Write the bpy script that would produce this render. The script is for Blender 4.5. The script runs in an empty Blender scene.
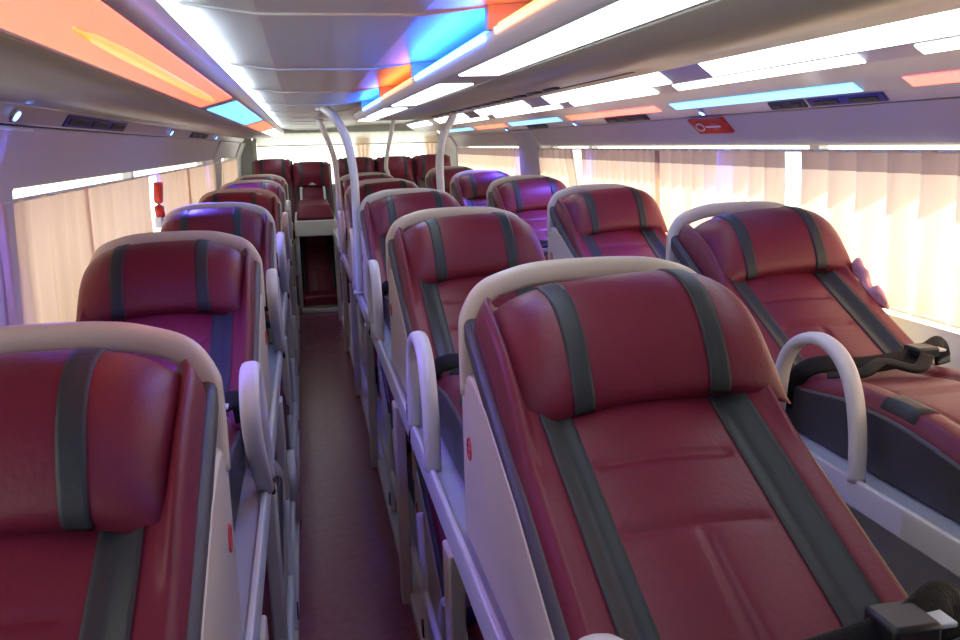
import bpy, bmesh, math, random
from mathutils import Vector, Matrix
random.seed(7)
S = bpy.context.scene
COL = S.collection
ZE = 1.55                      # eye height above the aisle floor; heights below are written relative to the eye

# ------------------------------------------------------------------ camera
F, VX, VY, ROLL = 840.0, 300.1, 147.2, math.radians(3.8)
yv = Vector((VX-480, VY-320, F)).normalized()            # bus axis in camera coords (x right, y down, z forward)
dn = Vector((math.sin(ROLL), math.cos(ROLL), 0)); dn = (dn - yv*dn.dot(yv)).normalized()
xv = dn.cross(yv)
Bm = Matrix((xv, yv, -dn))                                # camera(cv) -> bus
cam_d = bpy.data.cameras.new('camera'); cam = bpy.data.objects.new('camera', cam_d); COL.objects.link(cam)
cam_d.sensor_width = 36; cam_d.lens = F/960*36; cam_d.clip_start = 0.02
cv = Matrix(((1,0,0),(0,-1,0),(0,0,-1)))                  # blender camera axes -> cv axes
cam.matrix_world = Matrix.Translation((0,0,ZE)) @ (Bm @ cv).to_4x4()
S.camera = cam

# ------------------------------------------------------------------ world, sun, exposure
w = bpy.data.worlds.new('sky'); S.world = w; w.use_nodes = True
bg = w.node_tree.nodes['Background']
bg.inputs[0].default_value = (1.0, 0.95, 0.88, 1); bg.inputs[1].default_value = 3.0
sun_d = bpy.data.lights.new('sun', 'SUN'); sun_d.energy = 23.0; sun_d.color = (1, .86, .68); sun_d.angle = math.radians(.8)
sun = bpy.data.objects.new('sun', sun_d); COL.objects.link(sun)
sun.rotation_euler = Vector((-.85, .75, -.95)).to_track_quat('-Z', 'Y').to_euler()
S.view_settings.view_transform = 'Standard'; S.view_settings.look = 'None'
S.view_settings.exposure = 0.0; S.view_settings.gamma = 1; S.view_settings.use_curve_mapping = False

# ------------------------------------------------------------------ materials
def mat(name, col, rough=.5, spec=.5, bump=0, bscale=40, var=0, vscale=6, coat=0):
    m = bpy.data.materials.new(name); m.use_nodes = True
    nt = m.node_tree; b = nt.nodes['Principled BSDF']
    b.inputs['Base Color'].default_value = (*col, 1); b.inputs['Roughness'].default_value = rough
    b.inputs['Specular IOR Level'].default_value = spec; b.inputs['Coat Weight'].default_value = coat
    tc = nt.nodes.new('ShaderNodeTexCoord')
    if bump:
        n = nt.nodes.new('ShaderNodeTexNoise'); n.inputs['Scale'].default_value = bscale; n.inputs['Detail'].default_value = 4
        nt.links.new(tc.outputs['Object'], n.inputs['Vector'])
        bp = nt.nodes.new('ShaderNodeBump'); bp.inputs['Strength'].default_value = bump; bp.inputs['Distance'].default_value = .004
        nt.links.new(n.outputs['Fac'], bp.inputs['Height']); nt.links.new(bp.outputs['Normal'], b.inputs['Normal'])
    if var:
        n = nt.nodes.new('ShaderNodeTexNoise'); n.inputs['Scale'].default_value = vscale; n.inputs['Detail'].default_value = 5
        nt.links.new(tc.outputs['Object'], n.inputs['Vector'])
        mx = nt.nodes.new('ShaderNodeMix'); mx.data_type = 'RGBA'
        mx.inputs['A'].default_value = (*[c*(1-var) for c in col], 1); mx.inputs['B'].default_value = (*[min(1, c*(1+var)) for c in col], 1)
        nt.links.new(n.outputs['Fac'], mx.inputs['Factor']); nt.links.new(mx.outputs['Result'], b.inputs['Base Color'])
    return m
def glow(name, col, strength):
    m = mat(name, (.8, .8, .8), .3)
    b = m.node_tree.nodes['Principled BSDF']
    b.inputs['Emission Color'].default_value = (*col, 1); b.inputs['Emission Strength'].default_value = strength
    return m
M = dict(
    leather=mat('maroon_leather', (.145, .012, .031), .43, .38, .22, 90, .18, 9),
    grey_leather=mat('grey_leather', (.034, .038, .044), .45, .28, .22, 90, .12, 9),
    dark=mat('dark_grey_vinyl', (.05, .047, .055), .45, .5, .15, 80),
    cream=mat('cream_plastic', (.60, .53, .44), .38, .5, .06, 30, .05, 4),
    white=mat('white_plastic', (.68, .66, .64), .3, .5, .05, 30, .04, 4),
    steel=mat('white_painted_steel', (.62, .63, .60), .3, .5, .04, 20, .05, 5),
    deck=mat('deck_grey', (.36, .38, .43), .35, .5, .06, 20, .06, 5),
    ceil=mat('ceiling_panel', (.60, .59, .56), .3, .55, .05, 4, .04, 2),
    panel=mat('rack_panel', (.46, .43, .36), .36, .5, .05, 6, .05, 2),
    rack=mat('rack_face', (.50, .46, .50), .3, .5, .04, 6, .04, 2),
    wall=mat('wall_panel', (.52, .48, .46), .42, .5, .06, 10, .05, 3),
    sill=mat('wall_liner', (.66, .68, .62), .4, .5, .06, 10, .05, 3),
    floor=mat('floor_vinyl', (.20, .050, .088), .27, .5, .1, 60, .35, 30),
    black=mat('black_plastic', (.012, .012, .014), .4),
    belt=mat('black_webbing', (.006, .006, .007), .7, .3, .5, 200),
    rubber=mat('dark_gap', (.05, .045, .06), .6),
    red=mat('red_plastic', (.55, .03, .012), .4),
    pale=mat('pale_mark', (.75, .70, .64), .5),
    redmark=mat('red_mark', (.6, .05, .06), .5),
    pink=mat('pink_cloth', (.62, .33, .38), .8, .2, .6, 120, .35, 60),
    vent=mat('vent_blue_black', (.03, .035, .24), .4),
    steelblue=mat('belt_metal', (.55, .62, .64), .25, .7),
    glow_white=glow('lamp_white', (.80, .91, 1.0), 6.0),
    glow_orange=glow('lamp_orange', (1.0, .105, .030), 2.5),
    glow_core=glow('lamp_orange_core', (1.0, .20, .012), 2.6),
    glow_blue=glow('lamp_blue', (.10, .46, 1.0), 2.2),
    cove_orange=glow('cove_orange', (1.0, .13, .012), 9.0),
    cove_blue=glow('cove_blue', (.012, .20, 1.0), 13.0),
    cove_white=glow('cove_white', (.74, .90, 1.0), 13.0),
    edge_orange=glow('edge_orange', (1.0, .22, .05), 2.5),
    edge_blue=glow('edge_blue', (.02, .13, 1.0), 48.0),
    spot=glow('spot_lens', (.10, .30, 1.0), 9.0),
)
def curtain_mat(name, col, fac=.52):
    m = bpy.data.materials.new(name); m.use_nodes = True; nt = m.node_tree
    nt.nodes.remove(nt.nodes['Principled BSDF']); out = nt.nodes['Material Output']
    d = nt.nodes.new('ShaderNodeBsdfDiffuse'); t = nt.nodes.new('ShaderNodeBsdfTranslucent'); mx = nt.nodes.new('ShaderNodeMixShader')
    tc = nt.nodes.new('ShaderNodeTexCoord'); mp = nt.nodes.new('ShaderNodeMapping'); mp.inputs['Scale'].default_value = (9, 9, .8)
    n = nt.nodes.new('ShaderNodeTexNoise'); n.inputs['Scale'].default_value = 3; n.inputs['Detail'].default_value = 6
    mc = nt.nodes.new('ShaderNodeMix'); mc.data_type = 'RGBA'
    mc.inputs['A'].default_value = (*[c*.86 for c in col], 1); mc.inputs['B'].default_value = (*[min(1, c*1.12) for c in col], 1)
    L = nt.links.new
    L(tc.outputs['Object'], mp.inputs['Vector']); L(mp.outputs['Vector'], n.inputs['Vector']); L(n.outputs['Fac'], mc.inputs['Factor'])
    L(mc.outputs['Result'], d.inputs['Color']); L(mc.outputs['Result'], t.inputs['Color'])
    mx.inputs[0].default_value = fac; L(d.outputs[0], mx.inputs[1]); L(t.outputs[0], mx.inputs[2]); L(mx.outputs[0], out.inputs['Surface'])
    return m
M['curtain'] = curtain_mat('curtain_cloth', (.90, .72, .58)); M['curtain_left'] = curtain_mat('curtain_cloth_shaded', (.78, .57, .45))  # same cloth twice: sunlit right side coloured lighter, shady left side darker
M['top_shade'] = curtain_mat('curtain_top_shade', (.42, .30, .28))  # dark colour paints the shade along the tops of the right curtains
def glass_mat():
    m = bpy.data.materials.new('window_glass'); m.use_nodes = True; nt = m.node_tree
    nt.nodes.remove(nt.nodes['Principled BSDF']); out = nt.nodes['Material Output']
    t = nt.nodes.new('ShaderNodeBsdfTransparent'); g = nt.nodes.new('ShaderNodeBsdfGlossy'); g.inputs['Roughness'].default_value = .02
    t.inputs[0].default_value = (.93, .95, .94, 1)
    mx = nt.nodes.new('ShaderNodeMixShader'); mx.inputs[0].default_value = .07
    nt.links.new(t.outputs[0], mx.inputs[1]); nt.links.new(g.outputs[0], mx.inputs[2]); nt.links.new(mx.outputs[0], out.inputs['Surface'])
    return m
M['glass'] = glass_mat()
M['blind'] = curtain_mat('blind_cloth', (.95, .94, .82), .85)

# ------------------------------------------------------------------ helpers
def obj(name, bm, material, parent=None, smooth=True, bevel=0, seg=2, loc=None):
    bmesh.ops.recalc_face_normals(bm, faces=bm.faces)
    me = bpy.data.meshes.new(name); bm.to_mesh(me); bm.free()
    for p in me.polygons: p.use_smooth = smooth
    me.materials.append(M[material])
    o = bpy.data.objects.new(name, me); COL.objects.link(o)
    if parent: o.parent = parent
    if loc: o.location = loc
    if bevel:
        b = o.modifiers.new('bevel', 'BEVEL'); b.width = bevel; b.segments = seg; b.limit_method = 'ANGLE'; b.angle_limit = math.radians(40)
        b.harden_normals = False
    if smooth and bevel:
        try:
            me.set_sharp_from_angle(angle=math.radians(40))
        except Exception: pass
    return o
def thing(name, label, cat, loc=(0, 0, 0), group=None):
    o = bpy.data.objects.new(name, None); COL.objects.link(o); o.location = loc; o.empty_display_size = .1
    return tag(o, label, cat, group)
def tag(o, label, cat, group=None, kind=None):
    o['label'] = label; o['category'] = cat
    if group: o['group'] = group
    if kind: o['kind'] = kind
    return o
def struct(o): o['kind'] = 'structure'; return o
def dup(root, loc, label, group=None):
    r = root.copy(); COL.objects.link(r); r.location = loc; r['label'] = label
    if group: r['group'] = group
    for ch in list(root.children):
        c = ch.copy(); COL.objects.link(c); c.parent = r
        for g in list(ch.children):
            d = g.copy(); COL.objects.link(d); d.parent = c
    return r
def box(bm, x0, x1, y0, y1, z0, z1):
    v = [bm.verts.new((x, y, z)) for z in (z0, z1) for y in (y0, y1) for x in (x0, x1)]
    for f in ((0,1,3,2), (4,5,7,6), (0,1,5,4), (2,3,7,6), (0,2,6,4), (1,3,7,5)): bm.faces.new([v[i] for i in f])
    return bm
def B(*a): return box(bmesh.new(), *a)
def prism(sec, a0, a1, axis='y', bm=None):
    """closed polygon section extruded along an axis; section is (x,z) for y, (y,z) for x"""
    bm = bm or bmesh.new()
    def P(p, a): return (p[0], a, p[1]) if axis == 'y' else (a, p[0], p[1])
    r0 = [bm.verts.new(P(p, a0)) for p in sec]; r1 = [bm.verts.new(P(p, a1)) for p in sec]
    n = len(sec); bm.faces.new(r0); bm.faces.new(r1[::-1])
    for i in range(n): bm.faces.new((r0[i], r0[(i+1) % n], r1[(i+1) % n], r1[i]))
    return bm
def loft(loops, bm=None, caps=True, closed=True):
    bm = bm or bmesh.new()
    R = [[bm.verts.new(p) for p in lp] for lp in loops]
    n = len(R[0])
    for a, b in zip(R, R[1:]):
        for i in range(n if closed else n-1): bm.faces.new((a[i], a[(i+1) % n], b[(i+1) % n], b[i]))
    if caps: bm.faces.new(R[0]); bm.faces.new(R[-1][::-1])
    return bm
def smooth_path(pts, n=8):
    pts = [Vector(p) for p in pts]; out = []
    for i in range(len(pts)-1):
        p0 = pts[max(i-1, 0)]; p1 = pts[i]; p2 = pts[i+1]; p3 = pts[min(i+2, len(pts)-1)]
        for k in range(n):
            t = k/n
            out.append(.5*((2*p1)+(p2-p0)*t+(2*p0-5*p1+4*p2-p3)*t*t+(3*p1-p0-3*p2+p3)*t**3))
    out.append(pts[-1]); return out
def tube(path, rx, ry=None, up=(0, 0, 1), seg=12, sq=2.0, bm=None):
    """sweep a (super)elliptic section: rx along the side vector, ry along the other"""
    ry = ry or rx; path = [Vector(p) for p in path]; loops = []; up = Vector(up)
    for i, p in enumerate(path):
        t = (path[min(i+1, len(path)-1)]-path[max(i-1, 0)]).normalized()
        s = t.cross(up)
        if s.length < 1e-4: s = Vector((1, 0, 0))
        s.normalize(); q = s.cross(t).normalized()
        lp = []
        for k in range(seg):
            a = 2*math.pi*k/seg; c, d = math.cos(a), math.sin(a)
            lp.append(p + s*rx*math.copysign(abs(c)**(2/sq), c) + q*ry*math.copysign(abs(d)**(2/sq), d))
        loops.append(lp)
    return loft(loops, bm)
def cyl(bm, c, r, h, axis, seg=16):
    ax = Vector(axis).normalized(); c = Vector(c)
    s = ax.orthogonal().normalized(); q = ax.cross(s)
    loops = [[c+ax*k+(s*math.cos(2*math.pi*i/seg)+q*math.sin(2*math.pi*i/seg))*r for i in range(seg)] for k in (0, h)]
    return loft(loops, bm)
def lin(a, b, n): return [a+(b-a)*i/(n-1) for i in range(n)]
def sstep(a, b, x):
    t = max(0, min(1, (x-a)/(b-a))); return t*t*(3-2*t)

# ------------------------------------------------------------------ shell of the bus
Y0, Y1 = -1.3, 10.55
def zz(sec): return [(x, z+ZE) for x, z in sec]
struct(obj('floor', B(-.85, 1.95, Y0, Y1, -.06, 0), 'floor', smooth=False))
# ceiling: aisle panels with a raised rib at each joint
cb = prism(zz([(-.80, .226), (-.24, .226), (-.16, .214), (-.05, .200), (.20, .200), (.31, .214), (.40, .220), (.82, .25), (1.85, .25), (1.85, .33), (-.80, .33)]), Y0, Y1)
struct(obj('ceiling', cb, 'ceil', smooth=False))
for i, y in enumerate((.45, 1.38, 2.33, 3.28, 4.25, 5.2, 6.1, 7.0, 7.9, 8.8, 9.6)):
    rb = prism([(-.17, ZE+.222), (-.16, ZE+.2105), (-.05, ZE+.1965), (.20, ZE+.1965), (.305, ZE+.2105), (.31, ZE+.222), (.20, ZE+.206), (-.05, ZE+.206)], y-.006, y+.006)
    struct(obj('trim_%d' % (i+1), rb, 'ceil', smooth=True, bevel=.003))
# side walls: liner above the windows and wall below them
struct(obj('wall_left', prism(zz([(-.640, .062), (-.705, -.085), (-.86, -.085), (-.86, .22), (-.68, .22), (-.68, .062)]), Y0, Y1), 'wall', smooth=False))
lw = prism(zz([(-.735, -.56), (-.76, -1.55), (-.90, -1.55), (-.90, -.56)]), Y0, Y1)
struct(obj('wall_left_lower', lw, 'sill', smooth=False))
struct(obj('wall_right', prism(zz([(1.680, .085), (1.755, -.030), (1.92, -.030), (1.92, .26), (1.72, .26), (1.72, .085)]), Y0, Y1), 'wall', smooth=False))
struct(obj('wall_right_lower', prism(zz([(1.785, -.56), (1.80, -1.55), (1.95, -1.55), (1.95, -.56)]), Y0, Y1), 'sill', smooth=False))
struct(obj('wall_front', B(-.90, 1.95, Y0-.08, Y0, 0, ZE+.36), 'dark', smooth=False))
# window pillars, leaning in with the wall
def pillar(n, side, y0, y1, m='wall'):
    if side < 0: sec = [(-.62, .062), (-.69, -.09), (-.715, -.57), (-.83, -.57), (-.83, .062)]
    else: sec = [(1.665, .085), (1.735, -.04), (1.762, -.57), (1.88, -.57), (1.88, .085)]
    struct(obj('trim_%d' % n, prism(zz(sec), y0, y1), m, bevel=.012))
pillar(21, -1, 1.72, 2.26); pillar(22, -1, 7.25, 7.9); pillar(23, -1, 9.75, Y1)
pillar(24, 1, 6.15, 6.75); pillar(25, 1, 9.6, Y1); pillar(26, 1, Y0, -.2); pillar(27, -1, Y0, -.6)
# windows: glass in slim frames
def window(n, side, y0, y1):
    x = -.80 if side < 0 else 1.86
    zt = (-.075 if side < 0 else -.02)+ZE; zb = -.58+ZE
    fr = bmesh.new(); t = .03
    box(fr, x-.02, x+.02, y0, y1, zt-t*.6, zt); box(fr, x-.02, x+.02, y0, y1, zb, zb+t)
    box(fr, x-.02, x+.02, y0, y0+t, zb+t, zt-t*.6); box(fr, x-.02, x+.02, y1-t, y1, zb+t, zt-t*.6)
    f = struct(obj('window_%d' % n, fr, 'steel', smooth=False))
    p = obj('pane', B(x-.003, x+.003, y0+t, y1-t, zb+t, zt-t*.6), 'glass', f, smooth=False)
window(1, -1, -.6, 1.72); window(2, -1, 2.26, 4.26); window(3, -1, 4.26, 7.25); window(4, -1, 7.9, 9.75)
window(5, 1, -.2, 2.82); window(6, 1, 2.82, 5.29); window(7, 1, 5.29, 6.15); window(8, 1, 6.75, 9.6)
# bright white mullions between right-hand panes
for i, y in enumerate(()):
    struct(obj('trim_%d' % (31+i), B(1.775, 1.80, y-.035, y+.035, ZE-.56, ZE-.025), 'white', bevel=.006))
# rear wall with its wide window
rw = bmesh.new()
RX0, RX1, RZ0, RZ1 = -.56, 1.72, ZE-.50, ZE+.17
box(rw, -.90, RX0, Y1, Y1+.08, 0, ZE+.36); box(rw, RX1, 1.95, Y1, Y1+.08, 0, ZE+.36)
box(rw, RX0, RX1, Y1, Y1+.08, 0, RZ0); box(rw, RX0, RX1, Y1, Y1+.08, RZ1, ZE+.36)
struct(obj('wall_rear', rw, 'sill', smooth=False))
fr = bmesh.new()
def rrect(x0, x1, z0, z1, r, y):
    pts = []
    for cx, cz, a0 in ((x1-r, z1-r, 0), (x0+r, z1-r, 90), (x0+r, z0+r, 180), (x1-r, z0+r, 270)):
        for k in range(7):
            a = math.radians(a0+15*k); pts.append((cx+r*math.cos(a), y, cz+r*math.sin(a)))
    return pts
oa = [rrect(RX0, RX1, RZ0, RZ1, .12, Y1-.03), rrect(RX0, RX1, RZ0, RZ1, .12, Y1+.06), rrect(RX0+.05, RX1-.05, RZ0+.05, RZ1-.03, .10, Y1+.05), rrect(RX0+.05, RX1-.05, RZ0+.05, RZ1-.03, .10, Y1-.03)]
loft(oa+[oa[0]], fr, caps=False)
rf = struct(obj('window_9', fr, 'sill', smooth=True))
obj('pane', B(RX0+.04, RX1-.04, Y1+.03, Y1+.036, RZ0+.04, RZ1-.02), 'glass', rf, smooth=False)

# ------------------------------------------------------------------ overhead racks with their lamps
def strip(a, b, off, th):
    """section of a lens lying on the segment a-b (x,z), raised by off; interior side given by sign of off"""
    (x0, z0), (x1, z1) = a, b; L = math.hypot(x1-x0, z1-z0); nx, nz = (z1-z0)/L, -(x1-x0)/L
    return [(x0+nx*off, z0+nz*off), (x1+nx*off, z1+nz*off), (x1+nx*(off-th), z1+nz*(off-th)), (x0+nx*(off-th), z0+nz*(off-th))]
# left rack
LR = thing('overhead_rack', 'long overhead rack above the left berths with broad orange and blue light panels', 'overhead rack', (-.4, 4.4, ZE+.10))
def at(parent, o):
    """keep world placement of a mesh written in world coordinates under a placed Empty"""
    o.parent = parent; o.location = -Vector(parent.location); return o
lsec = [(-.158, .180), (-.157, .168), (-.163, .146), (-.171, .139), (-.262, .114), (-.40, .111), (-.585, .108), (-.60, .106), (-.628, .066), (-.665, .066), (-.665, .215), (-.29, .215), (-.27, .172), (-.164, .178)]
at(LR, obj('rack_body', prism(zz(lsec), Y0, 9.9), 'rack', bevel=.004))
at(LR, obj('underside_panel', prism(zz([(-.272, .1115), (-.40, .1085), (-.582, .1055), (-.582, .111), (-.40, .114), (-.272, .118)]), Y0, 9.85), 'panel'))
for y0, y1, m, l in ((.78, 2.46, 'glow_orange', 'glowing orange light panel'), (2.64, 4.4, 'glow_blue', 'glowing blue light panel'), (4.6, 6.3, 'glow_orange', 'short orange light panel farther back'), (6.45, 9.7, 'glow_white', 'white light panel at the rear end'), (-1.2, .68, 'glow_blue', None)):  # last blue panel is added behind the camera as front fill
    o = at(LR, obj('light_panel', prism(zz(strip((-.173, .1385), (-.261, .1143), -.003, -.008)), y0, y1), m, bevel=.004))
    if l: o['label'] = l
for i in range(26):                                    # ribs of the lamp showing in the orange panel
    y = .95+i*.07
at(LR, obj('lamp_core', loft([[(x*(1)+(c-x)*(1-w_), y, z+ZE) for x, z, c in ((-.2045, .1325, -.2145), (-.2045, .1252, -.2145), (-.2245, .1197, -.2145), (-.2245, .1268, -.2145))] for y, w_ in ((.95, .1), (1.05, .6), (1.2, .95), (1.4, 1), (2.0, 1), (2.2, .9), (2.32, .5), (2.38, .1))]), 'glow_core'))['label'] = 'brighter yellow tube glow inside the orange panel'
for y0, y1 in ((.2, .35), (.55, 1.30), (1.46, 2.25), (2.41, 3.20), (3.36, 4.17), (4.33, 5.12), (5.28, 6.02), (6.18, 6.92), (7.08, 7.82), (7.98, 8.72), (8.88, 9.6)):
    at(LR, obj('cove_lamp', prism(zz([(-.262, .176), (-.262, .214), (-.245, .216), (-.222, .176)]), y0, y1), 'cove_white'))
# middle duct
DU = thing('ceiling_duct', 'ceiling duct above the middle berths with white tube lights and coloured cove lamps', 'ceiling duct', (.5, 1.8, ZE+.15))
dsec = [(.309, .176), (.320, .143), (.327, .1385), (.42, .139), (.60, .1395), (.78, .144), (.80, .150), (.80, .235), (.55, .205), (.36, .19), (.345, .172)]
at(DU, obj('duct_body', prism(zz(dsec), Y0, 4.98), 'rack', bevel=.004))
at(DU, obj('underside_panel', prism(zz([(.432, .1365), (.60, .137), (.77, .1412), (.77, .147), (.60, .142), (.432, .1415)]), Y0, 4.9), 'panel'))
for y0, y1 in ((.25, 1.77), (2.04, 3.09), (3.33, 4.28), (4.5, 4.9)):
    at(DU, obj('light_panel', prism(zz(strip((.329, .1385), (.416, .139), .003, .008)), y0, y1), 'glow_white', bevel=.003))['label'] = 'white tube light panel'
for y0, y1, m, l in ((-1.2, .41, 'cove_blue', 'blue cove lamp'), (.49, 1.34, 'cove_orange', 'orange cove lamp'), (1.42, 2.29, 'cove_blue', 'blue cove lamp'), (2.37, 3.24, 'cove_orange', 'orange cove lamp'), (3.32, 4.21, 'cove_blue', 'blue cove lamp')):  # first blue segment, behind the camera, is added for blue fill
    at(DU, obj('cove_lamp', prism(zz([(.314, .1765), (.314, .182), (.342, .195), (.342, .1765)]), y0, y1), m))['label'] = l
for y0, y1, m in ((-1.2, .41, 'edge_blue'), (.49, 1.34, 'edge_orange'), (1.42, 2.29, 'edge_blue'), (2.37, 3.24, 'edge_orange'), (3.32, 4.21, 'edge_blue')):  # foremost blue lens is an unseen addition tinting the berths from the front
    at(DU, obj('edge_lens', prism(zz([(.3085, .165), (.3065, .1755), (.312, .1755), (.312, .165)]), y0, y1), m))['label'] = ('orange' if 'orange' in m else 'blue')+' edge lens'
for y in (.45, 1.38, 2.33, 3.28, 4.25):
    at(DU, obj('baffle', prism(zz([(.305, .176), (.305, .213), (.40, .219), (.40, .176)]), y-.012, y+.012), 'rack', smooth=False))
for y0, y1 in ((1.6, 2.6), (3.2, 4.2)):  # added lamps, unseen: blue fill on the berths along the right aisle
    at(DU, obj('cove_lamp', prism(zz([(.803, .156), (.803, .172), (.799, .172), (.799, .156)]), y0, y1), 'edge_blue'))['label'] = 'added blue fill lamp over the right aisle, hidden from view'
for i in range(13): at(DU, obj('air_slot', B(.66, .68, 2.2+i*.17, 2.3+i*.17, ZE+.134, ZE+.145), 'black', smooth=False))
at(DU, obj('panel_joint', B(.70, .708, 1.75, 3.3, ZE+.1385, ZE+.147), 'rubber', smooth=False))
end = [[(x, 4.96+.10*math.sin(k*math.pi/8), (z-.19)*math.cos(k*math.pi/8)*.98+.19+ZE) for x, z in ((.33, .143), (.45, .143), (.60, .144), (.76, .147))] for k in range(5)]
at(DU, obj('end_cap', loft(end, caps=False, closed=False), 'white'))
# right rack
RR = thing('overhead_rack', 'long overhead rack over the right-hand windows with white tubes and orange-blue strip', 'overhead rack', (1.45, 4.4, ZE+.22))
rsec = [(1.200, .246), (1.200, .224), (1.258, .182), (1.268, .180), (1.298, .161), (1.32, .157), (1.585, .148), (1.628, .121), (1.642, .119), (1.672, .088), (1.71, .088), (1.71, .246)]
at(RR, obj('rack_body', prism(zz(rsec), Y0, 9.9), 'rack', bevel=.003))
for y0, y1 in ((.9, 2.47), (2.77, 4.20), (4.59, 5.91), (6.35, 7.74), (8.16, 9.7)):
    at(RR, obj('light_panel', prism(zz(strip((1.2035, .2215), (1.2555, .1838), .003, .006)), y0, y1), 'glow_white', bevel=.002))['label'] = 'white tube light panel'
for y0, y1 in ((1.0, 1.61), (1.80, 2.80), (2.97, 3.95), (4.14, 5.6), (5.85, 7.5)):
    at(RR, obj('light_slot', prism(zz(strip((1.2695, .1790), (1.2965, .1620), .003, .006)), y0, y1), 'glow_white', bevel=.002))['label'] = 'slim white light slot'
for y0, y1, m in ((.3, 2.05, 'glow_orange'), (2.26, 3.53, 'glow_blue'), (3.69, 5.02, 'glow_orange'), (5.2, 6.5, 'glow_blue'), (6.65, 7.8, 'glow_orange'), (8.0, 9.4, 'glow_blue'), (-1.2, .1, 'glow_blue')):  # final blue strip is added out of view, purple-blue fill from behind
    o = at(RR, obj('colour_strip', prism(zz(strip((1.587, .1467), (1.626, .1222), .003, .006)), y0, y1), m, bevel=.002))
    o['label'] = ('orange' if 'orange' in m else 'blue')+' light strip'
# downlights and vents in the pelmets: the pelmet plane on each side
def pelmet(side, t):
    return (-.60-.028*t, .106-.040*t) if side < 0 else (1.642+.030*t, .119-.031*t)
def downlight(side, y, label):
    x, z = pelmet(side, .5); n = Vector((.79, 0, -.62)) if side < 0 else Vector((-.52, 0, -.86))
    t = thing('reading_light', label, 'reading light', (x, y, z+ZE), 'small blue reading lights under the racks')
    bm = bmesh.new(); cyl(bm, (0, 0, 0), .017, .006, n); obj('bezel', bm, 'white', t)
    bm = bmesh.new(); cyl(bm, n*.005, .012, .004, n); obj('lens', bm, 'spot', t)
    ld = bpy.data.lights.new('reading_lamp', 'SPOT'); ld.energy = 40; ld.color = (.13, .12, 1); ld.spot_size = math.radians(110); ld.spot_blend = .7; ld.shadow_soft_size = .02
    lo = bpy.data.objects.new('reading_lamp', ld); COL.objects.link(lo); lo.parent = t; lo.location = n*.02
    lo.rotation_euler = Vector((.35*(1 if side < 0 else -1), -.25, -1)).to_track_quat('-Z', 'Y').to_euler()
for i, (y, l) in enumerate(((2.08, 'round blue reading light at far left near the front pillar'), (4.42, 'round blue reading light under the left rack above the middle of the curtains'), (6.7, 'round blue reading light under the left rack just before the far pillar'))): downlight(-1, y, l)
for y, l in ((3.35, 'round blue reading light under the right rack left of the red box'), (5.05, 'round blue reading light under the right rack, second back from the red box'), (6.82, 'round blue reading light under the right rack just before the right pillar')): downlight(1, y, l)
def vent(side, y0, y1, m, label):
    n = 3 if y1-y0 > .5 else 2
    a = pelmet(side, .12); b = pelmet(side, .88)
    t = thing('air_vent', label, 'air vent', ((a[0]+b[0])/2, (y0+y1)/2, (a[1]+b[1])/2+ZE), 'dark air vents under the racks')
    off = -.004 if side < 0 else .004
    at(t, obj('vent_frame', prism(zz(strip(a, b, off, off*2)), y0, y1), m, bevel=.002))
    for k in range(n):
        s = (y1-y0)/n; c = pelmet(side, .3); d = pelmet(side, .7)
        at(t, obj('nozzle', prism(zz(strip(c, d, off*1.8, off*1.2)), y0+s*k+.03, y0+s*(k+1)-.03), 'black', bevel=.002))
for a in ((-1, 2.5, 3.3, 'vent', 'dark blue air vent under the left rack near the front'), (-1, 5.2, 6.1, 'rubber', 'dark air vent under the left rack farther back'), (1, 2.2, 2.58, 'vent', 'dark blue air vent nearest the camera under the right rack'), (1, 2.60, 2.82, 'rubber', 'dark air vent beside the blue one under the right rack'), (1, 3.92, 4.5, 'rubber', 'dark air vent under the right rack left of the red box'), (1, 5.65, 6.15, 'rubber', 'dark air vent under the right rack above the right pillar')): vent(*a)

# red emergency box on the right upper wall
sb = thing('emergency_box', 'red slanted emergency hammer box on the wall above the right curtains', 'emergency box', (1.70, 3.36, ZE+.04))
p0, p1 = (1.683, .081), (1.722, .021)
def wp(t, y, off):        # point on the right upper wall
    x = p0[0]+(p1[0]-p0[0])*t; z = p0[1]+(p1[1]-p0[1])*t
    return (x-.84*off, y, z-.55*off+ZE)
def wall_plate(poly, off0, off1):
    return loft([[wp(t, y, off0) for t, y in poly], [wp(t, y, off1) for t, y in poly]])
at(sb, obj('case', wall_plate([(0, 3.53), (0, 3.22), (1, 3.19), (1, 3.47)], -.004, .014), 'red', bevel=.003))
at(sb, obj('window_slot', wall_plate([(.28, 3.33), (.28, 3.25), (.72, 3.24), (.72, 3.32)], .013, .016), 'redmark'))
cbm = bmesh.new(); ring = []
for k in range(17):
    a = 2*math.pi*k/16; ring.append(wp(.5+.24*math.sin(a), 3.43+.035*math.cos(a), .0165))
tube(ring, .003, seg=6, bm=cbm)
at(sb, obj('hammer_ring', cbm, 'pale'))['label'] = 'pale ring mark'
at(sb, obj('mark', wall_plate([(.44, 3.38), (.44, 3.25), (.54, 3.245), (.54, 3.375)], .015, .017), 'pale'))
# red hammer by the left curtains
hm = thing('emergency_hammer', 'small red emergency hammer hanging in the gap between left curtains', 'hammer', (-.70, 4.27, ZE-.30))
at(hm, obj('handle', tube(smooth_path([(-.675, 4.27, ZE-.31), (-.675, 4.25, ZE-.24), (-.672, 4.28, ZE-.15)], 4), .022, .012), 'red'))
at(hm, obj('holder', B(-.70, -.665, 4.235, 4.31, ZE-.36, ZE-.31), 'white', bevel=.006))

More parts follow.
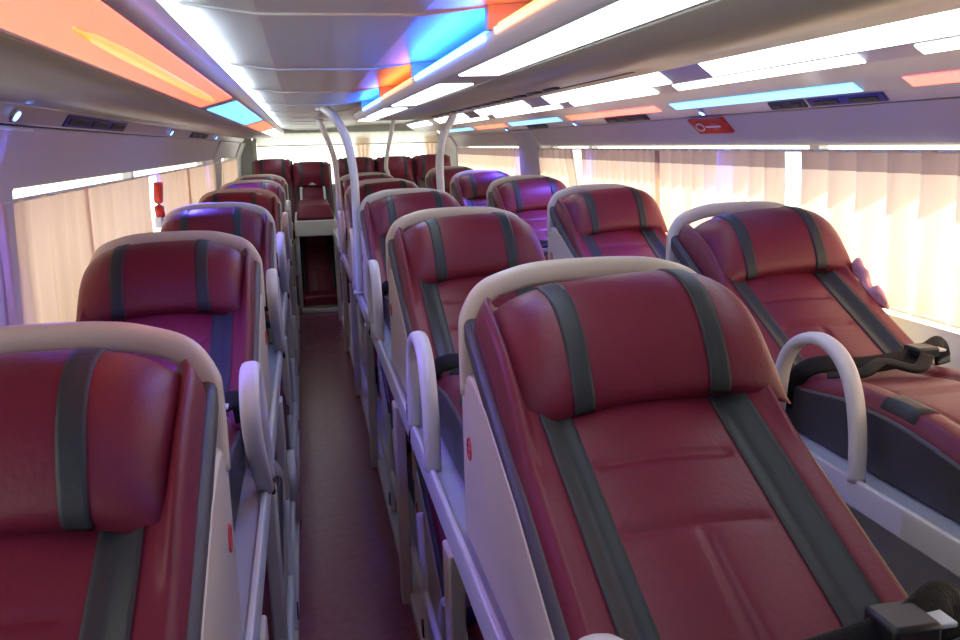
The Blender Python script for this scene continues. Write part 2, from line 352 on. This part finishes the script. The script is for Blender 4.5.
# ------------------------------------------------------------------ curtains
def curtain(side, y0, y1, label, wl=.085, amp=.016, lean=0, seed=0, gather=0, zb=None):
    rnd = random.Random(seed)
    xc = -.692 if side < 0 else 1.745; zt = (-.108 if side < 0 else -.050); zb = (-.575 if side < 0 else -.53) if zb is None else zb
    cx = (y0+y1)/2
    t = thing('curtain', label, 'curtain', (xc, cx, zb+ZE), 'pleated beige curtains along the %s windows' % ('left' if side < 0 else 'right'))
    n = max(24, int((y1-y0)/wl*12)); mrows = 14
    ph = [rnd.uniform(-.5, .5) for _ in range(6)]
    def pt(i, j, dx=0):
        s = i/n; v = j/mrows                                   # v=0 top
        y = y0+(y1-y0)*s
        a = 2*math.pi*(y1-y0)*s/wl + .7*math.sin(3*s*math.pi+ph[0]) + .25*math.sin(5*v+ph[1])
        x = xc + amp*(.75+.35*v)*math.sin(a) + .004*math.sin(2*a+ph[2]) + dx
        if side > 0: x += .022*v
        else: x -= .012*v
        y += lean*(v-.3) + .008*math.sin(a*.5+v*3)*v - gather*(s-.5)*math.exp(-((v-.55)/.3)**2)
        z = zt+(zb-zt)*v - (.007*math.sin(a+.6)*v)
        return (x, y, z+ZE)
    bm = bmesh.new(); G = [[bm.verts.new(pt(i, j)) for i in range(n+1)] for j in range(2, mrows+1)]
    for a, b in zip(G, G[1:]):
        for i in range(n): bm.faces.new((a[i], a[i+1], b[i+1], b[i]))
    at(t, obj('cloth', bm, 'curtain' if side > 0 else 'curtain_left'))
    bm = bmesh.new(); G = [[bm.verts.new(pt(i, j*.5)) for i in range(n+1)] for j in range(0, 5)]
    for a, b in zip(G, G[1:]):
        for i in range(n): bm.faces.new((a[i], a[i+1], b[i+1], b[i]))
    at(t, obj('heading', bm, 'top_shade' if side > 0 else 'curtain_left'))
curtain(1, .35, 2.77, 'wide bright beige curtain nearest the camera at the right window', .15, .030, seed=1)
curtain(1, 2.88, 4.03, 'beige curtain left of the white mullion behind the second right berth', .12, .026, seed=2)
curtain(1, 4.00, 5.20, 'bright beige curtain between the two white mullions beside the third right berth', .09, .020, seed=3)
curtain(1, 5.36, 6.13, 'narrow beige curtain just right of the right pillar, hanging askew', .13, .022, lean=-.16, seed=4)
curtain(1, 6.78, 7.75, 'beige curtain just past the right pillar', .14, .020, seed=5)
curtain(1, 7.72, 9.55, 'farthest beige curtain on the right beside the rear poles', .16, .022, lean=-.1, seed=6)
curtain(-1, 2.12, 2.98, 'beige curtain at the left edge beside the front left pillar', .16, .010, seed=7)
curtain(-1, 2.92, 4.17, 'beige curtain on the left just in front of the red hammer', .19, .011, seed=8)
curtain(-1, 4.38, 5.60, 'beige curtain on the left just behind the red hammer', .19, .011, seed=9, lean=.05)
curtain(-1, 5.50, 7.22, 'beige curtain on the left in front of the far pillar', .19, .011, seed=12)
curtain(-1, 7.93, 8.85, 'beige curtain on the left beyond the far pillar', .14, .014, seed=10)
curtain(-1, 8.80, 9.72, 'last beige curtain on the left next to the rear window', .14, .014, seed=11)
for side, nm in ((-1, 'left'), (1, 'right')):
    bm = bmesh.new(); x = -.692 if side < 0 else 1.745; z = ZE+(-.112 if side < 0 else -.054)
    tube([(x, .3, z), (x, 4, z), (x, 7, z), (x, 9.7, z)], .005, bm=bm)
    tag(obj('curtain_rail', bm, 'steel'), 'thin rail carrying the curtains along the %s windows' % nm, 'curtain rail')
# small drapes at the rear window
def rear_drape(x0, x1, z0, z1, label, tie):
    t = thing('curtain', label, 'curtain', ((x0+x1)/2, Y1-.06, z0+ZE), 'tan drapes at the rear window')
    bm = bmesh.new(); n, m = 36, 10; G = []
    for j in range(m+1):
        v = j/m; row = []
        for i in range(n+1):
            s = i/n; wv = 1-tie*sstep(.1, .8, v)
            row.append(bm.verts.new((x0+(x1-x0)*(s*wv+(1-wv)*.5), Y1-.06+.02*math.sin(s*22), z1+(z0-z1)*v+ZE)))
        G.append(row)
    for a, b in zip(G, G[1:]):
        for i in range(n): bm.faces.new((a[i], a[i+1], b[i+1], b[i]))
    at(t, obj('cloth', bm, 'curtain'))
rear_drape(.66, .84, -.40, .10, 'narrow tan drape in the middle of the rear window', .3)
rear_drape(1.50, 1.70, -.40, .10, 'tan drape at the right end of the rear window', .5)

rb_ = thing('rear_blind', 'short pale cream blind across the top of the rear window', 'blind', (.58, Y1-.09, ZE+.02))
bm = bmesh.new(); G = [[bm.verts.new((x, Y1-.09+.004*math.sin(x*30), z)) for x in lin(-.50, 1.66, 60)] for z in lin(ZE+.165, ZE+.02, 6)]
for a, b in zip(G, G[1:]):
    for i in range(59): bm.faces.new((a[i], a[i+1], b[i+1], b[i]))
at(rb_, obj('cloth', bm, 'blind'))
bm = bmesh.new(); tube([(-.50, Y1-.09, ZE+.02), (.6, Y1-.09, ZE+.02), (1.66, Y1-.09, ZE+.02)], .006, bm=bm); at(rb_, obj('bottom_bar', bm, 'white'))

# ------------------------------------------------------------------ berths
HINGE = (-.70, .115); TOP = (.005, .462)
def rot(y, z, a):
    c, s = math.cos(a), math.sin(a); dy, dz = y-HINGE[0], z-HINGE[1]
    return HINGE[0]+c*dy-s*dz, HINGE[1]+s*dy+c*dz
SL = math.atan2(TOP[1]-HINGE[1], TOP[0]-HINGE[0]); LB = math.hypot(TOP[1]-HINGE[1], TOP[0]-HINGE[0])
def back_pt(x, v, off, a, wid, side=0):
    """point on the backrest face: x across, v 0 hinge .. 1 top"""
    u = abs(x)/wid
    h = .022*sstep(.60, .80, u) + (.062 if x*side > 0 else .022)*sstep(.82, .93, u)*sstep(.38, .74, v)*max(0, 1-(max(0, v-.74)/.262)**2)**.5*(1-.5*sstep(.90, 1, u)**2) - .03*sstep(.94, 1.0, u) + .012*(1-(u/.6)**2 if u < .6 else 0)
    if u < .56:
        for s in (.30, .47, .66): h -= .007*math.exp(-((v-s)/.012)**2)*sstep(.50, .42, u)
        if v < .30: h -= .006*math.exp(-(x/.008)**2)*sstep(.31, .27, v)
    h -= .02*sstep(.95, 1, v)
    s = v*LB; n = h+off
    y = HINGE[0]+math.cos(SL)*s-math.sin(SL)*n; z = HINGE[1]+math.sin(SL)*s+math.cos(SL)*n
    y, z = rot(y, z, a); return (x, y, z)
def grid_solid(fn, us, vs, th):
    """closed slab: top at fn(u,v,0), underside at fn(u,v,-th)"""
    bm = bmesh.new()
    T = [[bm.verts.new(fn(u, v, 0)) for u in us] for v in vs]
    Bt = [[bm.verts.new(fn(u, v, -th)) for u in us] for v in vs]
    nu, nv = len(us), len(vs)
    for j in range(nv-1):
        for i in range(nu-1):
            bm.faces.new((T[j][i], T[j][i+1], T[j+1][i+1], T[j+1][i])); bm.faces.new((Bt[j][i], Bt[j+1][i], Bt[j+1][i+1], Bt[j][i+1]))
    for j in range(nv-1):
        bm.faces.new((T[j][0], T[j+1][0], Bt[j+1][0], Bt[j][0])); bm.faces.new((T[j][-1], Bt[j][-1], Bt[j+1][-1], T[j+1][-1]))
    for i in range(nu-1):
        bm.faces.new((T[0][i], Bt[0][i], Bt[0][i+1], T[0][i+1])); bm.faces.new((T[-1][i], T[-1][i+1], Bt[-1][i+1], Bt[-1][i]))
    return bm
PROF = smooth_path([(-.268, .342, 0), (-.283, .368, 0), (-.272, .42, 0), (-.243, .48, 0), (-.195, .525, 0), (-.135, .542, 0), (-.075, .535, 0), (-.035, .50, 0), (-.022, .462, 0)], 3)
PROF = [(p.x, p.y) for p in PROF]
BASE = [(-.05, .43), (-.12, .395), (-.19, .362), (-.24, .340)]
def pil_pt(x, k, off, a, wid):
    """k indexes PROF; x across; ends fall to the base line"""
    u = min(1, abs(x)/wid)
    y, z = PROF[k]; f = k/(len(PROF)-1)
    s = max(0, 1-u**(3.3+7*max(0, 1-f*1.5)**2))**.5
    by = -.250+.22*f; bz = .347+.112*f                      # matching point on the base line
    if k == 0: by, bz = PROF[0][0]+.012, PROF[0][1]+.004
    y = by+(y-by)*(.12+.88*s); z = bz+(z-bz)*(.06+.94*s)
    if k < 7:                                               # lower lip droops at the corners
        q = 1-k/7; y -= .030*q*u**3; z -= .040*q*u**3-.010*q
    if off:
        k0, k1 = max(0, k-1), min(len(PROF)-1, k+1)
        ty, tz = PROF[k1][0]-PROF[k0][0], PROF[k1][1]-PROF[k0][1]; L = math.hypot(ty, tz)
        y -= tz/L*off; z += ty/L*off
    y, z = rot(y, z, a); return (x, y, z)
def pillow_bm(a, wid):
    bm = bmesh.new(); us = [math.sin(t*math.pi/2) for t in lin(-1, 1, 41)]
    loops = []
    for u in us:
        x = u*wid; lp = [pil_pt(x, k, 0, a, wid) for k in range(len(PROF))]
        s = max(0, 1-abs(u)**2.9)**.5
        for y, z in BASE:
            lp.append((x, *rot(y, z-.012*s, a)))
        loops.append(lp)
    return loft(loops, bm)
def build_seat(root, a=0, wid=.240, side=0):
    us = lin(-wid, wid, 61)
    vs = sorted(set(lin(0, 1, 44)+[.30, .47, .66, .288, .312, .458, .482, .648, .672]))
    obj('back_shell', grid_solid(lambda x, v, o: (lambda p: p)((x, *rot(HINGE[0]+math.cos(SL)*v*LB-math.sin(SL)*(o-.002+.012*(1-abs(x)/.25)), HINGE[1]+math.sin(SL)*v*LB+math.cos(SL)*(o-.002), a))), lin(-wid-.012, wid+.012, 9), lin(-.01, .985, 12), .05), 'dark', root, bevel=.012)
    def bf(x, v, o):
        w2 = 1-.07*sstep(.88, 1.0, v)**2
        p = back_pt(x, v, o, a, wid, side); return (p[0]*w2, p[1], p[2])
    br = obj('backrest', grid_solid(bf, us, vs, .045), 'leather', root)
    for sx in (-1, 1):
        xs = lin(.125, .183, 9)
        o = obj('stripe', grid_solid(lambda x, v, o: bf(sx*x, v, o+.0035), xs, lin(.015, .80, 30), .006), 'grey_leather', br); o['label'] = 'dark grey leather stripe'
    hr = obj('headrest', pillow_bm(a, wid-.003), 'leather', root)
    for sx in (-1, 1):
        bm = grid_solid(lambda x, k, o: pil_pt(sx*x, int(k), .0035+o, a, wid-.003), lin(.098, .132, 7), list(range(1, len(PROF)-1)), .007)
        o = obj('stripe', bm, 'grey_leather', hr); o['label'] = 'dark grey leather stripe'
def cushion_z(y): return .135+.025*sstep(-.72, -.95, y)-.075*sstep(-1.05, -1.6, y)
def make_berth(side, label, full=True):
    """side: +1 aisle on the right of the berth, -1 aisle on the left"""
    W = .255
    root = thing('sleeper_berth', label, 'sleeper berth')
    build_seat(root, side=side)
    # seat cushion and its base
    us = lin(-.205, .205, 41); ys = lin(-.68, -1.72, 46)
    def cf(x, y, o):
        u = abs(x)/.205; h = .018*sstep(.5, .75, u)-.03*sstep(.88, 1, u)+.008*(1-u*u)
        if u < .55: h -= .008*(math.exp(-((y+.98)/.012)**2)+math.exp(-((y+1.3)/.012)**2))
        h -= .006*math.exp(-((abs(x)-.112)/.006)**2)
        return (x, y, cushion_z(y)+h+o)
    cu = obj('seat_cushion', grid_solid(cf, us, ys, .05), 'leather', root)
    obj('patch', grid_solid(lambda x, y, o: cf(side*x, y, o+.003), lin(.135, .197, 8), lin(-1.03, -1.14, 5), .006), 'grey_leather', cu)['label'] = 'grey patch on the seat bolster'
    obj('seat_base', grid_solid(lambda x, y, o: (x, y, cushion_z(y)-.012 if o == 0 else .002), [-.213, -.2, .2, .213], lin(-.66, -1.70, 14), 1), 'dark', root, bevel=.006)
    # hoop over the headrest
    hp = [(-W+.017, 0, .30), (-W+.017, 0, .42), (-W+.022, 0, .455), (-W+.048, 0, .495), (-W+.095, 0, .515), (-.10, 0, .527), (0, 0, .530), (.10, 0, .527), (W-.095, 0, .515), (W-.048, 0, .495), (W-.022, 0, .455), (W-.017, 0, .42), (W-.017, 0, .30)]
    fr = obj('hoop', tube(smooth_path(hp, 5), .022, .0165, up=(0, 1, 0), seg=16, sq=3), 'cream', root)
    for sx in (-1, 1):
        bm = bmesh.new(); cyl(bm, (sx*(W-.017), -.021, .335), .011, -.006, (0, 1, 0)); obj('bolt', bm, 'steel', fr)
    for sx in (-1, 1):
        x0, x1 = sx*(W-.036), sx*(W-.001)
        sec = [(.022, .325), (.022, 0), (-.66, 0), (-.66, .10), (-.60, .145), (-.40, .245), (-.20, .325), (-.08, .352), (-.03, .345), (-.022, .325)]
        sp = obj('side_panel', prism(sec, min(x0, x1), max(x0, x1), 'x'), 'cream', root, bevel=.007)
        if sx == side:
            bm = bmesh.new(); c = (sx*(W-.0185), -.0, .165)
            ring = [(side*(W-.001)+side*.0005, -.05+.017*math.cos(t), .205+.021*math.sin(t)) for t in lin(0, 2*math.pi, 17)]
            tube(ring, .0025, seg=6, up=(1, 0, 0), bm=bm)
            box(bm, side*(W-.001)-.001, side*(W-.001)+.0015, -.058, -.042, .196, .203); box(bm, side*(W-.001)-.001, side*(W-.001)+.0015, -.058, -.042, .208, .214)
            obj('number_sticker', bm, 'redmark', sp)['label'] = 'small red oval number sticker'
    # grab handle on the aisle side
    if full:
        x = side*(W+.012)
        hp = [(x, -.79, 0), (x, -.90, .09), (x, -1.01, .19), (x, -1.05, .27), (x, -1.01, .33), (x, -.93, .335), (x, -.86, .28), (x, -.81, .19), (x, -.75, .10), (x, -.71, 0)] if side > 0 else [(x, -1.06, 0), (x, -1.055, .10), (x, -1.03, .20), (x, -.985, .262), (x, -.92, .290), (x, -.85, .285), (x, -.785, .250), (x, -.745, .19), (x, -.73, .10), (x, -.725, 0)]
        gh = obj('grab_handle', tube(smooth_path(hp, 5), .0155, .0205, up=(1, 0, 0), seg=14, sq=2.4), 'white', root)
        lt = obj('latch', B(x-.016, x+.016, -.705, -.655, 0, .05), 'black', root, bevel=.005)
        obj('hook', tube(smooth_path([(x, -.68, .01), (x+side*.012, -.70, -.03), (x+side*.012, -.69, -.055), (x, -.66, -.04)], 5), .005, seg=8), 'black', lt)
    # lap belt over the hinge of seat and backrest
    pts = [(-.225, -.70, .06), (-.215, -.715, .14), (-.17, -.75, .185), (-.05, -.765, .178), (.07, -.755, .184), (.16, -.74, .196), (.215, -.72, .205), (.228, -.72, .15)]
    sb_ = obj('seat_belt', tube(smooth_path(pts, 6), .024, .007, up=(0, -.75, .65), seg=12, sq=4), 'belt', root)
    obj('loose_strap', tube(smooth_path([(-.17, -.79, .165), (-.10, -.83, .178), (-.02, -.80, .192), (.05, -.84, .18), (.11, -.80, .20)], 6), .017, .006, up=(0, -.3, .95), seg=10, sq=4), 'belt', sb_)
    obj('buckle', B(.10, .165, -.78, -.72, .187, .214), 'black', sb_, bevel=.006)
    obj('latch_plate', B(.165, .195, -.768, -.732, .197, .204), 'steelblue', sb_, bevel=.002)
    return root
XM, XL, XR = .532, -.401, 1.448
DM, DL, DR = -.773, -.797, -.768
P = 1.427
G_U = 'maroon upper sleeper berths in three columns'
pm = make_berth(-1, 'x'); pl = make_berth(1, 'x')
labs_m = ['large maroon reclining berth in the centre foreground, cream hoop behind its headrest', 'maroon berth second in the middle column, just behind the big foreground berth', 'maroon berth third in the middle column, behind the one with the white grab handle', 'maroon berth fourth in the middle column, only its top showing', 'maroon berth fifth in the middle column beside the curved pole']
labs_l = ['maroon berth nearest the camera at the lower left corner, its headrest glowing red', 'maroon berth second in the left column, whole headrest visible under a cream hoop', 'maroon berth third in the left column with a blue-lit right shoulder', 'maroon berth fourth in the left column from the front', 'maroon berth fifth in the left column, reddish top', 'farthest blue-lit berth of the left column before the rear row']
labs_r = ['maroon berth on the right by the bright curtain with black lap belt and grab handle', 'maroon berth second in the right column, blue-lit shoulder and gap in its hoop', 'orange-lit maroon berth third in the right column, beside the narrow curtain', 'maroon berth fourth in the right column near the right pillar', 'farthest berth of the right column, behind the rear right pole']
first = {}
def place(proto, key, loc, label, group=G_U):
    if key not in first:
        first[key] = proto; proto.location = loc; proto['label'] = label; proto['group'] = group; return proto
    return dup(first[key], loc, label, group)
for i, l in enumerate(labs_m): place(pm, 'a', (XM, 1.535+P*i, ZE+DM), l)
for i, l in enumerate(labs_r): place(pm, 'a', (XR, 2.634+P*i, ZE+DR), l)
for i, l in enumerate(labs_l): place(pl, 'b', (XL, 1.316+P*i, ZE+DL), l)
# headrests strapped on a little askew
for k, (rt, th) in enumerate([(o, o['label']) for o in COL.objects if o.get('category') == 'sleeper berth']):
    side_m = rt.location.x > .3
    ang = math.radians(-3.6 if side_m else -.8)+random.uniform(-.012, .012)
    for c in rt.children:
        if c.name.startswith('headrest'):
            c.rotation_euler = (0, ang, 0); pv = Vector((0, -.15, .43))
            c.location = pv-Matrix.Rotation(ang, 3, 'Y') @ pv + Vector((.011 if side_m else -.012, 0, -.010))
            c.scale = (1.045 if side_m else 1.0, 1, 1)
LOW = .045
for i, l in enumerate(['maroon lower berth under the middle deck, seen between the cream posts beside the aisle', 'maroon lower berth under the middle deck, second from the camera along the aisle', 'maroon lower berth deep under the middle deck near the aisle end']):
    dup(pm, (XM+.055, 2.90+P*i, LOW), l, 'maroon lower berths below the middle deck')
for i, l in enumerate(['maroon lower berth under the left deck nearest the camera, mostly behind cream posts', 'maroon lower berth under the left deck behind the second cream post']):
    dup(pl, (XL+.02, 2.70+P*i, LOW), l, 'maroon lower berths below the left deck')

# ------------------------------------------------------------------ decks, rails and posts
def deck(name, label, x0, x1, dz, y0, y1, aisles, posts):
    t = thing(name, label, 'bunk deck', ((x0+x1)/2, 4, 0))
    z = ZE+dz
    at(t, obj('deck_panel', B(x0+.01, x1-.01, y0, y1, z-.045, z-.001), 'deck', smooth=False, bevel=.004))
    for x, s in aisles:
        sec = [(x-.009, z-.06), (x+.009, z-.06), (x+.009, z-.003), (x+.006, z+.007), (x-.006, z+.007), (x-.009, z-.003)]
        sec = [(p[0], p[1]) for p in sec]
        at(t, obj('side_rail', prism(sec, y0, y1), 'steel', bevel=.003))
        for y in posts:
            xo = x + s*.0
            at(t, obj('post', prism([(y-.03, .0), (y+.03, .0), (y+.028, .35), (y+.04, z-.06), (y-.045, z-.06), (y-.028, .35)], xo-.018, xo+.018, 'x'), 'cream', bevel=.006))
    return t
deck('bunk_deck', 'raised white deck and posts carrying the middle column of berths', .256, .80, DM, Y0+.3, 8.3, ((.262, -1), (.802, 1)), (1.62, 2.66, 3.95, 5.2, 6.4, 7.6))
deck('bunk_deck', 'raised deck and cream posts carrying the left column of berths', -.735, -.128, DL, Y0+.3, 10.0, ((-.136, 1),), (1.45, 2.1, 2.9, 3.9, 5.2, 6.5, 7.8))
deck('bunk_deck', 'raised deck with pale edge carrying the right column of berths by the window', 1.17, 1.78, DR, Y0+.3, 10.0, ((1.178, -1),), (.6, 2.05, 3.5, 5.0, 6.5, 8.0))
def sill(x0, x1, label, y1):
    t = thing('lower_platform', label, 'platform', ((x0+x1)/2, 4, 0))
    at(t, obj('platform_panel', B(x0, x1, Y0+.3, y1, .0, LOW-.002), 'steel', smooth=False, bevel=.006))
    return t
m1 = sill(.268, .80, 'low pale platform along the right edge of the aisle floor', 8.2)
l1 = sill(-.74, -.105, 'low pale platform along the left edge of the aisle floor', 8.2)
r1 = sill(1.20, 1.78, 'low platform below the right-hand deck', 8.2)
def lower_rail(x, label, ys, s):
    t = thing('lower_guard_rail', label, 'guard rail', (x, 4, LOW))
    at(t, obj('rail', tube([(x, ys[0]-.6, .20), (x, 4, .20), (x, ys[-1]+.6, .20)], .012, .016, seg=10), 'steel'))
    for y in ys:
        at(t, obj('stanchion', tube(smooth_path([(x, y, LOW), (x, y+.02, .12), (x, y+.06, .30), (x, y+.10, .44)], 4), .012, .012, seg=10), 'steel'))
        at(t, obj('clip', B(x-.016, x+.016, y+.02, y+.055, .06, .11), 'black', bevel=.004))
lower_rail(.288, 'low white guard rail beside the aisle under the middle deck', (1.5, 2.3, 3.3, 4.4, 5.6, 6.8), 1)
lower_rail(-.118, 'low white guard rail beside the aisle under the left deck', (1.7, 2.5, 3.4, 4.4, 5.6, 6.8), -1)

# ------------------------------------------------------------------ curved grab poles
def pole(label, pts, r=.022):
    t = thing('grab_pole', label, 'grab pole', pts[0], 'curved white grab poles rising to the ceiling')
    at(t, obj('tube', tube(smooth_path(pts, 8), r, up=(0, 1, 0), seg=14), 'white'))
    for p, d in ((pts[0], 1), (pts[-1], -1)):
        bm = bmesh.new(); cyl(bm, p, r*1.7, .014*d, (0, 0, 1)); at(t, obj('flange', bm, 'white'))
zc = ZE+.199
pole('nearest curved white pole at the left side of the middle berths, bending over the aisle', [(.262, 4.4, ZE+DM+.012), (.262, 4.4, ZE-.40), (.260, 4.4, ZE-.15), (.236, 4.4, ZE+.02), (.190, 4.4, ZE+.125), (.160, 4.45, ZE+.168), (.13, 4.60, zc)])
pole('slim curved white pole farther back on the aisle, left of the nearest pole', [(.264, 6.6, ZE+DM+.012), (.266, 6.6, ZE-.45), (.255, 6.6, ZE-.14), (.230, 6.6, ZE-.02), (.200, 6.6, ZE+.07), (.150, 6.6, zc)], .020)
pole('slim white pole in front of the rear seats, leaning right at the top', [(.800, 8.0, ZE+DM+.012), (.797, 8.0, ZE-.32), (.775, 8.0, ZE-.20), (.80, 8.0, ZE-.045), (.835, 8.0, ZE+.10), (.87, 8.0, ZE+.25)], .019)
pole('thick white pole on the right side of the middle berths', [(.800, 4.95, ZE+DM+.012), (.797, 4.95, ZE-.35), (.795, 4.95, ZE-.10), (.822, 4.95, ZE+.05), (.876, 4.95, ZE+.145), (.90, 4.95, ZE+.25)], .024)

# ------------------------------------------------------------------ rear row
def make_rear(label):
    root = thing('rear_berth', label, 'rear berth')
    build_seat(root, a=math.radians(38), wid=.205)
    obj('seat_cushion', grid_solid(lambda x, y, o: (x, y, .12+.01*math.cos(x*7)+o), lin(-.205, .205, 12), lin(-.70, -1.25, 12), .10), 'leather', root, bevel=.02)
    return root
# headrest top of the proto: about .73 above base, .33 behind hinge
rx = [(-.31, ZE-.95), (.105, ZE-.99), (.60, ZE-.955), (1.03, ZE-.955), (1.46, ZE-.945)]
lab = ['leftmost maroon seat of the rear row below the rear window', 'maroon rear seat at the end of the aisle with a pale harness', 'maroon rear seat just right of the aisle pole, third along the rear row', 'maroon rear seat behind the slim pole, fourth along the rear row', 'rightmost maroon seat of the rear row beside the right drape']
pr = make_rear(lab[0])
YR = 10.05
RZ = []
for i, ((x, z), l) in enumerate(zip(rx, lab)):
    if i == 0: pr.location = (x, YR, z); pr['group'] = 'maroon seats of the rear row'; rs = pr
    else: rs = dup(pr, (x, YR, z), l, 'maroon seats of the rear row')
    if i == 1:
        bp = lambda x, v, o: back_pt(x, v, o, math.radians(38), .205)
        pts = [bp(-.125, .10, .03), bp(-.128, .40, .03), bp(-.12, .62, .035), bp(-.09, .70, .045), bp(0, .71, .045), bp(.09, .70, .045), bp(.12, .62, .035), bp(.128, .40, .03), bp(.125, .10, .03)]
        hb = obj('harness', tube(smooth_path(pts, 5), .014, .006, up=(0, 1, .4), seg=8), 'steelblue', rs); hb['label'] = 'pale grey harness strap'
        obj('harness_bar', tube([bp(-.1, .64, .045), bp(0, .64, .05), bp(.1, .64, .045)], .02, .008, up=(0, 1, .4), seg=8), 'steelblue', rs)
rp = thing('rear_platform', 'pale raised platform carrying the row of rear seats', 'platform', (.55, 9.9, 0))
zt = ZE-.80
# platform in two blocks either side of the aisle berth, with the aisle block set forward
at(rp, obj('side_block', B(.36, 1.76, 8.75, Y1-.02, .40, .598), 'steel', bevel=.006))
at(rp, obj('side_block', B(-.72, -.06, 10.32, Y1-.02, .40, .598), 'steel', bevel=.006))
ab = thing('aisle_bench', 'pale box at the end of the aisle topped by a purple-lit maroon cushion', 'bench', (.16, 8.9, 0))
zc2 = ZE-.69
at(ab, obj('bench_box', B(-.10, .30, 8.22, 9.5, zc2-.15, zc2), 'steel', bevel=.01))
at(ab, obj('bench_leg', B(-.10, -.065, 8.26, 9.5, 0, zc2-.15), 'steel', bevel=.004))
at(ab, obj('bench_leg', B(.265, .30, 8.26, 9.5, 0, zc2-.15), 'steel', bevel=.004))
cus = grid_solid(lambda x, y, o: (x, y, zc2+.135-.10*sstep(.82, 1.0, max(abs(x-.10)/.175, abs(y-8.82)/.56))+o*0 if o == 0 else zc2+.002), lin(-.075, .275, 24), lin(8.26, 9.38, 24), 1)
at(ab, obj('bench_cushion', cus, 'leather'))
# lower rear seat at the end of the aisle
lr = thing('rear_berth', 'lower maroon seat facing up the aisle below the purple bench', 'rear berth', (.10, 9.05, .03), 'seats at the end of the aisle')
build_seat(lr, a=math.radians(34), wid=.165)
obj('seat_cushion', grid_solid(lambda x, y, o: (x, y, .115+.012*math.cos(x*8)+o), lin(-.165, .165, 12), lin(-.70, -.98, 10), .10), 'leather', lr, bevel=.02)
tag(obj('aisle_step', B(-.085, .255, 8.02, 8.10, 0, .035), 'steel', bevel=.006), 'pale metal sill across the far end of the aisle floor', 'sill')

# pink cloth bunched by the right berth
pk = bmesh.new(); loops = []
for i in range(15):
    t = i/14; cx = 1.700+.008*math.sin(t*7); cy = 2.36-.17*t; cz = ZE-.415-.10*t+.012*math.sin(t*9); r = .034*(math.sin(math.pi*(t*.9+.06))**.5)*(1+.25*math.sin(t*17))
    loops.append([(cx+r*.55*math.cos(a)*(1+.25*math.sin(3*a+t*9)), cy+.3*r*math.sin(a*2), cz+r*math.sin(a)*(1+.25*math.sin(4*a+t*7))) for a in lin(0, 2*math.pi*19/20, 20)])
loft(loops, pk)
tag(obj('cloth', pk, 'pink'), 'pink patterned cloth bunched between the right berth and the curtain', 'cloth')
